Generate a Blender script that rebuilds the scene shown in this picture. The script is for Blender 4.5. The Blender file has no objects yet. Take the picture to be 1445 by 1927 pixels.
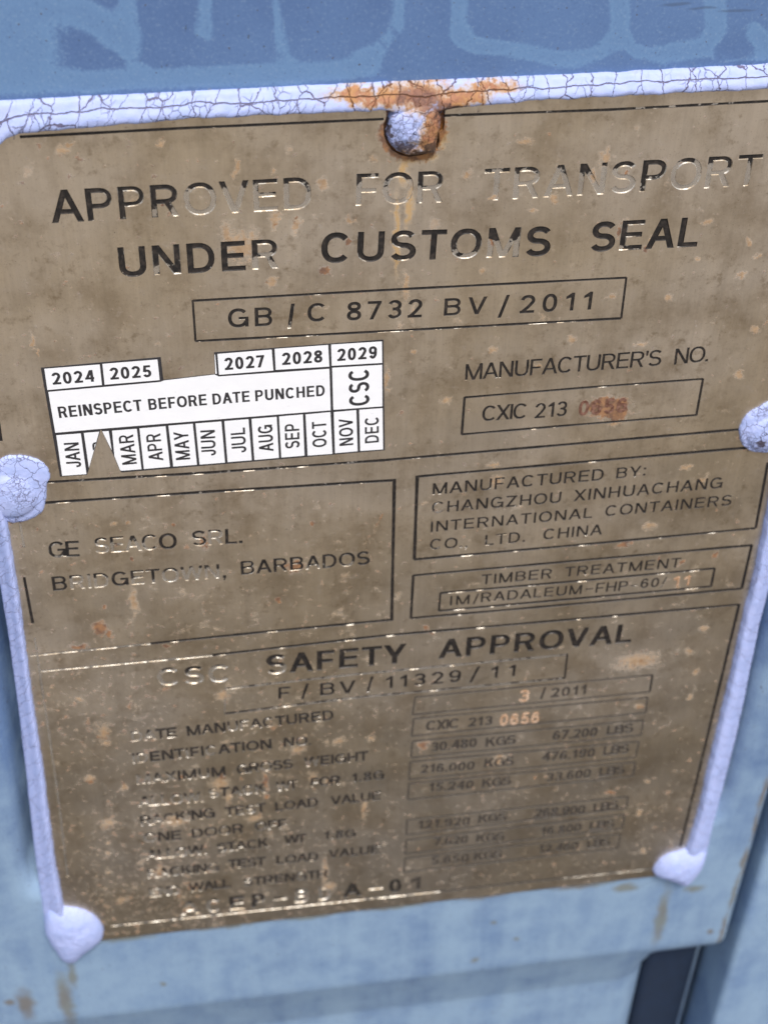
import bpy, bmesh, math, random
from mathutils import Vector, Matrix
from mathutils.geometry import delaunay_2d_cdt, intersect_point_tri_2d

random.seed(7)
scene = bpy.context.scene
COL = scene.collection

# ------------------------------------------------------------------ camera
# plate plane: world XZ at y = 0, viewer on the -Y side.  u = +X, v = -Z.
ROT = Matrix(((0.98882399, -0.018978, -0.14787476),
              (-0.0800156, 0.76935226, -0.63379382),
              (0.12579592, 0.63854283, 0.75923543)))      # plate axes -> camera axes (x right, y down, z ahead)
FPX, CX, CY = 2724.5, 722.5, 963.5
DIST = 0.36
Z0 = 1.45                                                  # height of the plate's middle above ground
RT = ROT.transposed()
def plate_to_world(q):                                     # (u, v, depth) -> world
    return Vector((q[0], q[2], Z0 - q[1]))
CAM = plate_to_world(RT @ Vector((0, 0, -DIST)))
def ray(x, y):
    d = RT @ Vector(((x - CX) / FPX, (y - CY) / FPX, 1.0))
    return Vector((d[0], d[2], -d[1]))
def at(x, y, Y=0.0):
    """point of the plane y = Y seen at photo pixel (x, y)"""
    d = ray(x, y)
    return CAM + d * ((Y - CAM.y) / d.y)
def uv_mm(x, y, Y=0.0):
    p = at(x, y, Y)
    return Vector((p.x * 1000, (p.z - Z0) * 1000))         # mm, second axis up

cam_data = bpy.data.cameras.new("camera")
cam = bpy.data.objects.new("camera", cam_data)
COL.objects.link(cam)
rx = plate_to_world(RT @ Vector((1, 0, 0))) - Vector((0, 0, Z0))
ry = plate_to_world(RT @ Vector((0, -1, 0))) - Vector((0, 0, Z0))
rz = plate_to_world(RT @ Vector((0, 0, -1))) - Vector((0, 0, Z0))
M = Matrix((rx, ry, rz)).transposed().to_4x4()
M.translation = CAM
cam.matrix_world = M
cam_data.sensor_fit = 'VERTICAL'
cam_data.sensor_height = 36
cam_data.lens = FPX / 1927 * 36
cam_data.clip_start = 0.01
cam_data.clip_end = 3000
cam_data.dof.use_dof = True
fp = at(722, 560)
cam_data.dof.focus_distance = (ROT @ Vector((fp.x - CAM.x, -(fp.z - CAM.z), fp.y - CAM.y))).z
cam_data.dof.aperture_fstop = 18.0
scene.camera = cam

# ------------------------------------------------------------------ world, sun, exposure
SUN_EL, SUN_AZ = 60, 12            # azimuth measured from the viewer's side towards the right
world = bpy.data.worlds.new("World")
scene.world = world
world.use_nodes = True
wn = world.node_tree
bg = wn.nodes["Background"]
sky = wn.nodes.new("ShaderNodeTexSky")
sky.sky_type = 'NISHITA'
sky.sun_disc = False
sky.sun_elevation = math.radians(SUN_EL)
sky.sun_rotation = math.radians(180 - SUN_AZ)
sky.air_density = 1.0
sky.dust_density = 2.5
wn.links.new(sky.outputs[0], bg.inputs[0])
bg.inputs[1].default_value = 0.11
sun_d = bpy.data.lights.new("sun", 'SUN')
sun_d.energy = 1.9
sun_d.angle = math.radians(14)
sun_d.color = (1.0, 0.95, 0.88)
sun = bpy.data.objects.new("sun", sun_d)
COL.objects.link(sun)
el, az = math.radians(SUN_EL), math.radians(SUN_AZ)
to_sun = Vector((math.cos(el) * math.sin(az), -math.cos(el) * math.cos(az), math.sin(el)))
sun.rotation_euler = to_sun.to_track_quat('Z', 'Y').to_euler()
sun.location = (0.3, -1, 3)
vs = scene.view_settings
vs.view_transform = 'Standard'
vs.look = 'None'
vs.exposure = 0.78
vs.gamma = 1
vs.use_curve_mapping = False

# ------------------------------------------------------------------ node helpers
class NT:
    def __init__(s, tree): s.t = tree
    def n(s, kind, **kw):
        x = s.t.nodes.new(kind)
        for k, v in kw.items(): setattr(x, k, v)
        return x
    def set(s, sock, v):
        if isinstance(v, bpy.types.NodeSocket): s.t.links.new(v, sock)
        elif v is not None: sock.default_value = v
    def math(s, op, a, b=None, c=None, clamp=False):
        x = s.n("ShaderNodeMath", operation=op, use_clamp=clamp)
        for i, v in enumerate((a, b, c)):
            if v is not None: s.set(x.inputs[i], v)
        return x.outputs[0]
    def vmath(s, op, a, b=None, c=None):
        x = s.n("ShaderNodeVectorMath", operation=op)
        for i, v in enumerate((a, b, c)):
            if v is not None: s.set(x.inputs[i], v)
        return x.outputs["Value"] if op in ('LENGTH', 'DISTANCE', 'DOT_PRODUCT') else x.outputs[0]
    def noise(s, vec, scale, detail=4, rough=.55, dist=0, dims='3D', color=False):
        x = s.n("ShaderNodeTexNoise", noise_dimensions=dims)
        s.set(x.inputs["Vector"], vec)
        x.inputs["Scale"].default_value = scale
        x.inputs["Detail"].default_value = detail
        x.inputs["Roughness"].default_value = rough
        x.inputs["Distortion"].default_value = dist
        return x.outputs["Color" if color else 0]
    def step(s, v, lo, hi, to0=0., to1=1.):
        x = s.n("ShaderNodeMapRange", interpolation_type='SMOOTHSTEP')
        s.set(x.inputs[0], v)
        for i, q in enumerate((lo, hi, to0, to1)): s.set(x.inputs[i + 1], q)
        return x.outputs[0]
    def mix(s, f, a, b):
        x = s.n("ShaderNodeMix", data_type='RGBA')
        s.set(x.inputs[0], f)
        for i, v in ((6, a), (7, b)):
            if isinstance(v, (tuple, list)): v = (*v, 1)
            s.set(x.inputs[i], v)
        return x.outputs[2]
    def mul(s, f, a, b):
        x = s.n("ShaderNodeMix", data_type='RGBA', blend_type='MULTIPLY')
        s.set(x.inputs[0], f)
        for i, v in ((6, a), (7, b)):
            if isinstance(v, (tuple, list)): v = (*v, 1)
            s.set(x.inputs[i], v)
        return x.outputs[2]
    def fmix(s, f, a, b):
        x = s.n("ShaderNodeMix", data_type='FLOAT')
        s.set(x.inputs[0], f); s.set(x.inputs[2], a); s.set(x.inputs[3], b)
        return x.outputs[0]
    def attr(s, name): return s.n("ShaderNodeAttribute", attribute_name=name).outputs["Fac"]
    def mm(s):
        g = s.n("ShaderNodeNewGeometry").outputs["Position"]
        v = s.vmath('SUBTRACT', g, (0, 0, Z0))
        return s.vmath('SCALE', v) if False else s.vmath('MULTIPLY', v, (1000, 1000, 1000))
    def bump(s, h, dist, strength=1, normal=None):
        x = s.n("ShaderNodeBump")
        x.inputs["Strength"].default_value = strength
        x.inputs["Distance"].default_value = dist
        s.set(x.inputs["Height"], h)
        if normal is not None: s.set(x.inputs["Normal"], normal)
        return x.outputs[0]
    def spots(s, vec, lst):
        """1 at a spot's centre, 0 on its rim; spots are (px, py, rx px, ry px) seen on the plate"""
        best = None
        for (x, y, a, b) in lst:
            c = uv_mm(x, y)
            rx_ = max(.4, (uv_mm(x + a, y) - c).length); rz_ = max(.4, (uv_mm(x, y + b) - c).length)
            k = s.vmath('MULTIPLY_ADD', vec, (1 / rx_, 0, 1 / rz_), (-c.x / rx_, 0, -c.y / rz_))
            l = s.vmath('LENGTH', k)
            best = l if best is None else s.math('MINIMUM', best, l)
        return s.math('SUBTRACT', 1., best)
def material(name):
    m = bpy.data.materials.new(name); m.use_nodes = True
    t = NT(m.node_tree); b = m.node_tree.nodes["Principled BSDF"]
    return m, t, b

# ------------------------------------------------------------------ stains shared by plate face and lettering
TAN = [(118,283,20,14),(130,270,14,8),(300,270,13,9),(448,315,9,24),(517,326,9,9),(455,462,38,46),(430,440,20,30),(517,415,13,18),(607,347,14,20),(560,425,12,20),
       (512,532,16,13),(928,380,12,10),(1043,377,15,14),(1000,398,10,8),(909,512,9,10),(880,330,12,14),(1138,300,15,18),(1115,330,8,20),(1222,457,8,14),(1312,489,6,6),(1409,454,9,8),(1424,479,7,6),
       (842,754,15,8),(927,660,12,8),(1205,648,14,8),(1389,705,10,8),(729,715,8,36),(927,875,16,10),(1157,797,18,8),(935,905,18,14),
       (252,1130,11,34),(240,985,7,6),(215,985,6,5),(150,1315,12,6),(195,1378,17,20),(205,1398,10,8),(420,1310,18,12),
       (1200,1245,55,20),(1297,1225,12,8),(1202,1330,14,7),(938,1430,12,16),(1275,1104,8,6),(1222,990,20,9),(1310,1262,8,8),(1300,1310,10,7),(1322,1180,10,6),
       (205,1550,18,12),(205,1585,8,6),(205,1605,9,7),(205,1640,10,6),(230,1695,14,8),(170,1465,13,8),(232,1480,8,8),(415,1475,26,18),(430,1500,10,14),(330,1545,30,12),
       (612,1640,8,34),(620,1668,13,9),(685,1520,6,26),(1202,1530,8,7),(1207,1602,9,6),(1216,1470,7,6),(300,1640,22,14),(560,1412,18,8),(370,1668,16,10),(355,1712,14,8),
       (590,1462,12,12),(480,1540,18,8),(640,1395,14,8),(697,1392,10,6),(60,640,8,22),(72,660,5,14),(660,410,16,10),(700,300,10,8),(985,268,20,12),(1330,420,16,10),(1395,520,12,10),(1260,560,12,8),(1150,560,10,8),
       (1075,640,8,10),(780,660,8,8),(760,540,12,40),(780,590,8,26),(1420,620,9,9),(1290,880,14,8),(1320,905,16,8),(1010,690,10,6),(620,1470,12,8)]
RUST = [(190,1183,16,20),(206,1192,9,11),(1142,767,54,26),(1165,780,26,16),(385,1022,13,18),(150,1217,24,7),(315,1217,13,7),(525,1130,6,6),(555,1065,24,13),(614,509,11,10),
        (924,459,5,15),(817,457,5,14),(1166,432,6,16),(1343,1047,9,10),(1172,1025,17,7),(1282,1060,8,6),(797,1402,14,10),(365,1670,10,7),(1147,1492,11,5),(170,1470,7,4),(815,1190,14,8),(800,1180,10,8),
        (345,1462,9,5),(500,1470,7,22),(215,1026,5,4),(252,1052,6,6),(200,1140,7,6),(655,460,4,14),(1212,470,6,9),(302,385,9,4),(420,1462,8,8),(1180,330,7,6),(330,985,5,5),(590,985,9,5),(1240,1050,4,6),(560,1390,8,6),(1005,1462,4,7),(500,1500,9,7)]
YELLOW = [(762,325,14,40),(772,302,34,16),(800,296,36,14),(836,262,16,26),(745,440,10,110),(770,390,12,60)]
NOTCH = [(780,250,66,58),(1141,766,42,19),(1160,776,22,14)]

def stain_group():
    g = bpy.data.node_groups.new("plate_stains", 'ShaderNodeTree')
    for nm in ("tan", "rust", "yellow"):
        g.interface.new_socket(nm, in_out='OUTPUT', socket_type='NodeSocketFloat')
    t = NT(g)
    out = t.n("NodeGroupOutput")
    p = t.mm()
    wob = t.noise(p, .22, 4, .6, color=True)
    wv = t.vmath('MULTIPLY_ADD', wob, (5.0, 5.0, 5.0), (-2.5, -2.5, -2.5))
    q = t.vmath('ADD', p, wv)
    fine = t.noise(p, .9, 5, .65)
    mid = t.noise(p, .16, 5, .62)
    sx = t.n("ShaderNodeSeparateXYZ"); t.set(sx.inputs[0], p)
    # dirt gathers on the left and in the lower half
    load = t.math('ADD', t.step(sx.outputs[2], 60., -120.), t.step(sx.outputs[0], 40., -90., 0, .5))
    load = t.math('MULTIPLY', load, t.step(t.noise(p, .025, 3, .6), .3, .65, .4, 1.2))
    ta = t.spots(q, TAN)
    ta = t.math('ADD', ta, t.math('MULTIPLY', t.math('SUBTRACT', fine, .5), 2.3))
    ta = t.math('ADD', ta, t.math('MULTIPLY', t.math('SUBTRACT', t.noise(p, 3.2, 3, .6), .5), 1.1))
    ta = t.step(ta, -.05, .85)
    # scattered pale dirt patches all over, more of them on the right and low down
    den = t.noise(p, .011, 2, .5)
    th = t.fmix(den, .76, .52)
    sc = t.step(t.math('ADD', mid, t.math('MULTIPLY', t.math('SUBTRACT', fine, .5), .28)), t.math('SUBTRACT', th, .03), t.math('ADD', th, .10), 0, .6)
    dn = t.noise(p, .62, 4, .65)
    dth = t.math('SUBTRACT', .665, t.math('MULTIPLY', load, .055))
    dots = t.step(dn, dth, t.math('ADD', dth, .09), 0, .7)
    tan_ = t.math('MAXIMUM', t.math('MAXIMUM', t.math('MULTIPLY', ta, .9), sc), dots)
    ru = t.spots(q, RUST)
    ru = t.math('ADD', ru, t.math('MULTIPLY', t.math('SUBTRACT', fine, .5), 1.9))
    ru = t.step(ru, -.02, .6)
    sp = t.noise(p, .42, 3, .6)
    sth = t.math('SUBTRACT', .635, t.math('MULTIPLY', load, .05))
    sp = t.step(t.math('ADD', sp, t.math('MULTIPLY', t.math('SUBTRACT', fine, .5), .22)), sth, t.math('ADD', sth, .10), 0, .8)
    rust_ = t.math('MAXIMUM', ru, sp)
    ye = t.spots(q, YELLOW)
    ye = t.math('ADD', ye, t.math('MULTIPLY', t.math('SUBTRACT', fine, .5), .9))
    ye = t.step(ye, .0, .8, 0, .75)
    no = t.spots(q, NOTCH)
    no = t.step(t.math('ADD', no, t.math('MULTIPLY', t.math('SUBTRACT', fine, .5), .5)), -.05, .12)
    rust_ = t.math('MAXIMUM', rust_, no)
    for i, s in enumerate((tan_, rust_, ye)): t.set(out.inputs[i], s)
    return g
STAINS = stain_group()

def metal_base(t):
    """weathered brushed steel: returns colour, roughness, metallic, height"""
    p = t.mm()
    brush = t.noise(t.vmath('MULTIPLY', p, (1.6, 1, .045)), 1., 5, .6)
    brush2 = t.noise(t.vmath('MULTIPLY', p, (.25, 1, .02)), 1., 4, .6)
    big = t.noise(p, .018, 4, .6)
    cloud = t.noise(p, .07, 5, .65)
    c = t.mix(t.step(big, .32, .68), (.665, .61, .525), (.575, .50, .375))
    c = t.mix(t.step(cloud, .42, .7, 0, .6), c, (.34, .275, .195))
    mott = t.noise(p, .35, 5, .7)
    c = t.mix(t.math('MULTIPLY', t.step(mott, .50, .70, 0, .7), t.step(t.noise(p, .06, 3, .6), .38, .62, .15, 1)), c, (.29, .23, .155))
    c = t.mix(t.step(mott, .30, .46, .6, 0), c, (.64, .58, .50))
    k = t.math('ADD', t.math('MULTIPLY', t.math('SUBTRACT', brush, .5), .22), t.math('MULTIPLY_ADD', t.math('SUBTRACT', brush2, .5), .32, 1.))
    kk = t.n("ShaderNodeCombineXYZ")
    for i in range(3): t.set(kk.inputs[i], k)
    c = t.mul(1., c, kk.outputs[0])
    grain = t.noise(p, 2.2, 4, .7)
    c = t.mix(t.step(t.noise(p, 1.45, 5, .75), .58, .70, 0, .6), c, (.24, .155, .08))
    c = t.mix(t.step(t.noise(t.vmath('ADD', p, (50, 7, 90)), 1.9, 5, .75), .60, .72, 0, .55), c, (.13, .10, .075))
    c = t.mix(t.step(grain, .62, .8, 0, .4), c, (.2, .15, .1))
    c = t.mix(t.step(grain, .25, .38, .3, 0), c, (.62, .56, .47))
    rough = t.math('ADD', .20, t.math('MULTIPLY', t.math('ADD', cloud, grain), .14))
    h = t.math('ADD', t.math('MULTIPLY', brush, .3), t.math('MULTIPLY', grain, .6))
    # scratches
    sv = t.vmath('MULTIPLY', t.vmath('ADD', p, t.vmath('MULTIPLY', t.noise(p, .02, 1, color=True), (30, 30, 30))), (.06, 1, .9))
    return p, c, rough, h, big, cloud, grain

def add_stains(t, c, rough, metallic):
    g = t.n("ShaderNodeGroup"); g.node_tree = STAINS
    p = t.mm()
    v = t.noise(p, .5, 4, .6)
    tancol = t.mix(t.step(v, .35, .65), (.41, .27, .15), (.29, .175, .085))
    rustcol = t.mix(t.step(v, .38, .62), (.105, .038, .014), (.27, .115, .035))
    c = t.mix(g.outputs[2], c, (.46, .26, .06))
    c = t.mix(g.outputs[0], c, tancol)
    c = t.mix(t.math('MULTIPLY', g.outputs[1], .9), c, rustcol)
    m = t.math('MAXIMUM', g.outputs[0], g.outputs[1])
    m = t.math('MAXIMUM', m, g.outputs[2])
    rough = t.fmix(m, rough, .78)
    metallic = t.fmix(m, metallic, .05)
    return c, rough, metallic, m

def make_plate_metal():
    m, t, b = material("weathered_steel")
    p, c, rough, h, big, cloud, grain = metal_base(t)
    c, rough, met, s = add_stains(t, c, rough, .94)
    # pinhole pits
    pit = t.noise(p, .85, 2, .5)
    pm = t.step(pit, .765, .80, 0, .85)
    c = t.mix(pm, c, (.05, .035, .025))
    t.set(b.inputs["Base Color"], c)
    t.set(b.inputs["Roughness"], rough)
    t.set(b.inputs["Metallic"], met)
    h2 = t.math('ADD', h, t.math('MULTIPLY', s, .9))
    h2 = t.math('SUBTRACT', h2, t.math('MULTIPLY', pm, 1.5))
    n1 = t.bump(h2, .00004, .6)
    n2 = t.bump(t.noise(p, .022, 2, .5), .003, .6, n1)
    t.set(b.inputs["Normal"], n2)
    return m
def make_wall_metal():
    """sloping side of an etched line: bare steel where the enamel has chipped off, else black"""
    m, t, b = material("etched_edge_steel")
    p = t.mm()
    v = t.noise(p, .6, 3, .6)
    e = t.noise(p, .16, 4, .6)
    bare = t.step(t.math('ADD', t.attr("bare"), t.math('MULTIPLY', t.math('SUBTRACT', e, .5), 2.2)), .42, .56)
    c = t.mix(t.step(v, .38, .6), (.78, .74, .66), (.46, .38, .28))
    t.set(b.inputs["Base Color"], t.mix(bare, (.022, .018, .015), c))
    t.set(b.inputs["Metallic"], t.math('MULTIPLY', bare, .8))
    t.set(b.inputs["Roughness"], t.fmix(v, .32, .62))
    return m
def make_enamel():
    """recess floor: black enamel where it has not worn off, bare steel elsewhere"""
    m, t, b = material("worn_black_enamel")
    p, c, rough, h, big, cloud, grain = metal_base(t)
    c = t.mix(.55, c, (.40, .40, .39))
    c, rough, met, s = add_stains(t, c, t.math('MULTIPLY', rough, .8), .8)
    keep = t.attr("paint"); hh = t.attr("rise")
    n1 = t.noise(p, .30, 3, .55)
    n2 = t.noise(p, 1.3, 4, .6)
    f = t.math('ADD', keep, t.math('MULTIPLY', t.math('SUBTRACT', hh, .5), t.math('MULTIPLY', t.math('MAXIMUM', t.math('SUBTRACT', 1.12, keep), 0.), t.math('SUBTRACT', 1.1, t.math('MULTIPLY', t.attr("fade"), 1.8)))))
    f = t.math('ADD', f, t.math('MULTIPLY', t.math('SUBTRACT', n1, .5), 1.1))
    f = t.math('ADD', f, t.math('MULTIPLY', t.math('SUBTRACT', n2, .5), .3))
    f = t.step(f, .47, .53)
    v = t.noise(p, .8, 4, .6)
    black = t.mix(t.step(v, .4, .75), (.012, .011, .011), (.045, .036, .03))
    fade = t.attr("fade")
    black = t.mix(fade, black, (.10, .085, .07))
    t.set(b.inputs["Base Color"], t.mix(f, c, black))
    t.set(b.inputs["Metallic"], t.fmix(f, met, 0.))
    t.set(b.inputs["Roughness"], t.fmix(f, rough, .42))
    b.inputs["Specular IOR Level"].default_value = .35
    t.set(b.inputs["Normal"], t.bump(t.math('ADD', f, h), .00005, .6))
    return m
PLATE_M, WALL_M, ENAMEL_M = make_plate_metal(), make_wall_metal(), make_enamel()

def make_blue():
    m, t, b = material("weathered_blue_paint")
    p = t.mm()
    big = t.noise(p, .02, 4, .6)
    mid = t.noise(p, .12, 5, .65)
    fine = t.noise(p, 1.5, 4, .7)
    streak = t.noise(t.vmath('MULTIPLY', p, (.13, .13, .012)), 1., 4, .6)
    drip = t.attr("drip"); paleness = t.attr("paleness")
    deep = t.mix(t.step(big, .35, .65), (.078, .140, .285), (.098, .175, .335))
    pale = (.130, .235, .40)
    d = t.math('ADD', drip, t.math('MULTIPLY', t.math('SUBTRACT', mid, .5), .8))
    d = t.math('ADD', d, t.math('MULTIPLY', t.math('SUBTRACT', fine, .5), .42))
    rim = t.math('MULTIPLY', t.step(d, -.14, .26), t.step(d, .2, .6, 1, .8))
    c = t.mix(t.math('MULTIPLY', rim, .9), deep, pale)
    ch = t.math('ADD', paleness, t.math('MULTIPLY', t.math('SUBTRACT', streak, .5), .55))
    ch = t.math('ADD', ch, t.math('MULTIPLY', t.math('SUBTRACT', mid, .5), .45))
    ch = t.math('ADD', ch, t.math('MULTIPLY', t.math('SUBTRACT', t.noise(p, .045, 4, .65), .5), .7))
    c = t.mix(t.step(ch, .1, .85, 0, .92), c, (.26, .37, .49))
    c = t.mix(t.step(fine, .52, .72, 0, .3), c, (.26, .36, .46))
    c = t.mix(t.step(fine, .28, .46, .35, 0), c, (.05, .095, .20))
    # grime and rust runs; the strip along the plate's bottom edge paints its shadow
    grime_shade = t.spots(t.vmath('ADD', p, t.vmath('MULTIPLY', t.noise(p, .2, 4, color=True), (4, 4, 4))),
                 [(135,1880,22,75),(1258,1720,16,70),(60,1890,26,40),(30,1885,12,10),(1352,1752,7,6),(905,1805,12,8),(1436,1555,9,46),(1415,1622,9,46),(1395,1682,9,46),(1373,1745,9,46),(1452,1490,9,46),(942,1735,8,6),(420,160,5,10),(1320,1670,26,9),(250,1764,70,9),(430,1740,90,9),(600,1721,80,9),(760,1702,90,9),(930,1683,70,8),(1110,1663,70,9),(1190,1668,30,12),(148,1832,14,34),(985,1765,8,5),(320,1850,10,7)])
    grime_shade = t.math('ADD', grime_shade, t.math('MULTIPLY', t.math('SUBTRACT', mid, .5), 1.0))
    c = t.mix(t.step(grime_shade, .0, .8, 0, .75), c, t.mix(t.step(big, .42, .58), (.15, .115, .07), (.17, .175, .13)))
    rs = t.spots(t.vmath('ADD', p, t.vmath('MULTIPLY', t.noise(p, .2, 4, color=True), (3, 3, 3))), [(786,246,92,66)])
    rs = t.math('ADD', rs, t.math('MULTIPLY', t.math('SUBTRACT', fine, .5), .8))
    c = t.mix(t.step(rs, .0, .25), c, t.mix(t.step(mid, .36, .52), (.04, .018, .010), (.26, .10, .022)))
    sc = t.spots(t.vmath('ADD', p, t.vmath('MULTIPLY', t.noise(p, .08, 3, color=True), (2, 2, 2))), [(1285,2,40,5),(1335,11,40,4),(1400,15,50,4)])
    c = t.mix(t.step(t.math('ADD', sc, t.math('MULTIPLY', t.math('SUBTRACT', fine, .5), 1.0)), .1, .6, 0, .55), c, (.06, .09, .15))
    # dirt specks
    sp = t.noise(t.vmath('MULTIPLY', p, (1.0, 1.0, .7)), 1., 2, .5)
    c = t.mix(t.step(sp, .715, .77, 0, .7), c, (.05, .06, .07))
    sp2 = t.noise(t.vmath('ADD', p, (91, 17, 33)), 1.1, 1, .5)
    c = t.mix(t.step(sp2, .72, .76, 0, .8), c, (.07, .055, .045))
    t.set(b.inputs["Base Color"], c)
    t.set(b.inputs["Roughness"], t.fmix(mid, .38, .62))
    b.inputs["Specular IOR Level"].default_value = .4
    n1 = t.bump(fine, .00003, .5)
    t.set(b.inputs["Normal"], t.bump(t.noise(p, .05, 3, .5), .0006, .4, n1))
    return m
BLUE_M = make_blue()

def make_sealant(name, strip, cracks=.85):
    m, t, b = material(name)
    p = t.mm()
    n = t.noise(p, .35, 4, .6)
    wob = t.vmath('MULTIPLY_ADD', t.noise(p, .5, 3, .6, color=True), (2.2, 2.2, 2.2), (-1.1, -1.1, -1.1))
    fine = t.noise(p, 1.6, 4, .65)
    if strip:
        s, w = t.attr("along"), t.attr("across")
        xy = t.n("ShaderNodeCombineXYZ"); t.set(xy.inputs[0], s); t.set(xy.inputs[1], t.math('MULTIPLY', w, 9.))
        v = t.vmath('ADD', xy.outputs[0], wob)
        vo = t.n("ShaderNodeTexVoronoi", feature='DISTANCE_TO_EDGE', voronoi_dimensions='2D')
        t.set(vo.inputs["Vector"], t.vmath('MULTIPLY', v, (.21, .085, 1))); vo.inputs["Scale"].default_value = 1
        vo2 = t.n("ShaderNodeTexVoronoi", feature='DISTANCE_TO_EDGE', voronoi_dimensions='2D')
        t.set(vo2.inputs["Vector"], t.vmath('MULTIPLY', v, (.52, .22, 1))); vo2.inputs["Scale"].default_value = 1
        width = t.math('MAXIMUM', t.fmix(t.noise(p, .12, 2), -.012, .055), .002)
        c1 = t.step(vo.outputs["Distance"], t.math('MULTIPLY', width, .5), width, 1, 0)
        gate = t.step(t.noise(p, .10, 2), .48, .60)
        c2 = t.math('MULTIPLY', t.step(vo2.outputs["Distance"], .01, .05, .7, 0), gate)
        main = t.math('ABSOLUTE', t.math('SUBTRACT', w, t.math('MULTIPLY_ADD', t.math('SUBTRACT', t.noise(p, .16, 4, .6), .5), .34, .40)))
        c3 = t.math('MULTIPLY', t.step(main, .008, .03, 1, 0), t.attr("seam"))
        cr = t.math('MULTIPLY', t.math('MAXIMUM', t.math('MAXIMUM', c1, c2), c3), t.math('MULTIPLY_ADD', t.attr("seam"), .62, .38))
    else:
        v = t.vmath('ADD', p, wob)
        vo = t.n("ShaderNodeTexVoronoi", feature='DISTANCE_TO_EDGE')
        t.set(vo.inputs["Vector"], v); vo.inputs["Scale"].default_value = .30
        vo2 = t.n("ShaderNodeTexVoronoi", feature='DISTANCE_TO_EDGE')
        t.set(vo2.inputs["Vector"], v); vo2.inputs["Scale"].default_value = .75
        width = t.math('MAXIMUM', t.fmix(t.noise(p, .15, 2), -.01, .05), .002)
        c1 = t.step(vo.outputs["Distance"], t.math('MULTIPLY', width, .4), width, 1, 0)
        gate = t.step(t.noise(p, .12, 2), .47, .58)
        cr = t.math('MAXIMUM', c1, t.math('MULTIPLY', t.step(vo2.outputs["Distance"], .01, .06, .7, 0), gate))
        cr = t.math('MULTIPLY', cr, cracks)
    base = t.mix(t.step(n, .35, .7), (.42, .48, .77), (.375, .45, .74))
    base = t.mix(t.step(fine, .6, .8, 0, .35), base, (.32, .375, .61))
    q = t.vmath('ADD', p, t.vmath('MULTIPLY', wob, (2.4, 2.4, 2.4)))
    core = t.spots(q, [(795,182,34,24),(815,196,30,20),(828,215,14,40),(760,180,20,16),(845,196,26,12)])
    core = t.step(t.math('ADD', core, t.math('MULTIPLY', t.math('SUBTRACT', fine, .5), 1.2)), -.1, .7, 0, .85)
    r1 = t.spots(q, [(790,178,62,34),(735,180,60,20),(850,185,58,20),(820,215,22,32),(806,258,32,30),(665,176,60,16),(920,163,56,12),(700,185,40,16),(880,176,50,16),(812,235,20,50),(778,290,50,20)])
    r1 = t.math('ADD', r1, t.math('MULTIPLY', t.math('SUBTRACT', fine, .5), .9))
    r1 = t.math('ADD', r1, t.math('MULTIPLY', t.math('SUBTRACT', n, .5), .7))
    rc = t.mix(t.step(r1, .05, .7), (.50, .37, .19), (.36, .15, .055))
    rc = t.mix(t.step(n, .45, .62, 0, .7), rc, (.46, .23, .06))
    rc = t.mix(t.step(fine, .55, .7, 0, .5), rc, (.20, .085, .035))
    rc = t.mix(core, rc, t.mix(t.step(fine, .4, .6), (.10, .04, .022), (.22, .10, .05)))
    c = t.mix(t.step(r1, -.3, .5, 0, .95), base, rc)
    r2 = t.spots(q, [(758,268,30,18),(822,262,14,24),(790,282,46,13),(836,205,26,14),(856,196,24,9),(812,270,28,14),(732,240,6,30),(1425,826,12,9),(745,283,16,8)])
    r2 = t.math('ADD', r2, t.math('MULTIPLY', t.math('SUBTRACT', fine, .5), 1.5))
    c = t.mix(t.step(r2, .05, .6, 0, .9), c, (.055, .035, .028))
    c = t.mix(t.math('MULTIPLY', cr, .88), c, t.mix(t.step(r1, 0, .3), (.095, .07, .12), (.10, .035, .012)))
    t.set(b.inputs["Base Color"], c)
    dirt = t.step(t.math('ADD', t.noise(p, .09, 4, .65), t.math('MULTIPLY', t.math('SUBTRACT', fine, .5), .5)), .52, .78, 0, .35)
    c = t.mix(dirt, c, (.20, .20, .24))
    chip = t.step(t.noise(p, 1.15, 2, .5), .72, .76, 0, .7)
    c = t.mix(chip, c, (.12, .09, .10))
    b.inputs["Roughness"].default_value = .62
    b.inputs["Specular IOR Level"].default_value = .3
    h = t.math('ADD', t.math('MULTIPLY', fine, .25), t.math('MULTIPLY', n, .6))
    h = t.math('SUBTRACT', h, t.math('MULTIPLY', cr, 1.3))
    t.set(b.inputs["Normal"], t.bump(h, .00025, .9))
    return m
BEAD_M, RIVET_M = make_sealant("cracked_lavender_sealant", True), make_sealant("cracked_lavender_paint", False, .7)
SMOOTH_M = make_sealant("thick_lavender_paint", False, .12)

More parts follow.
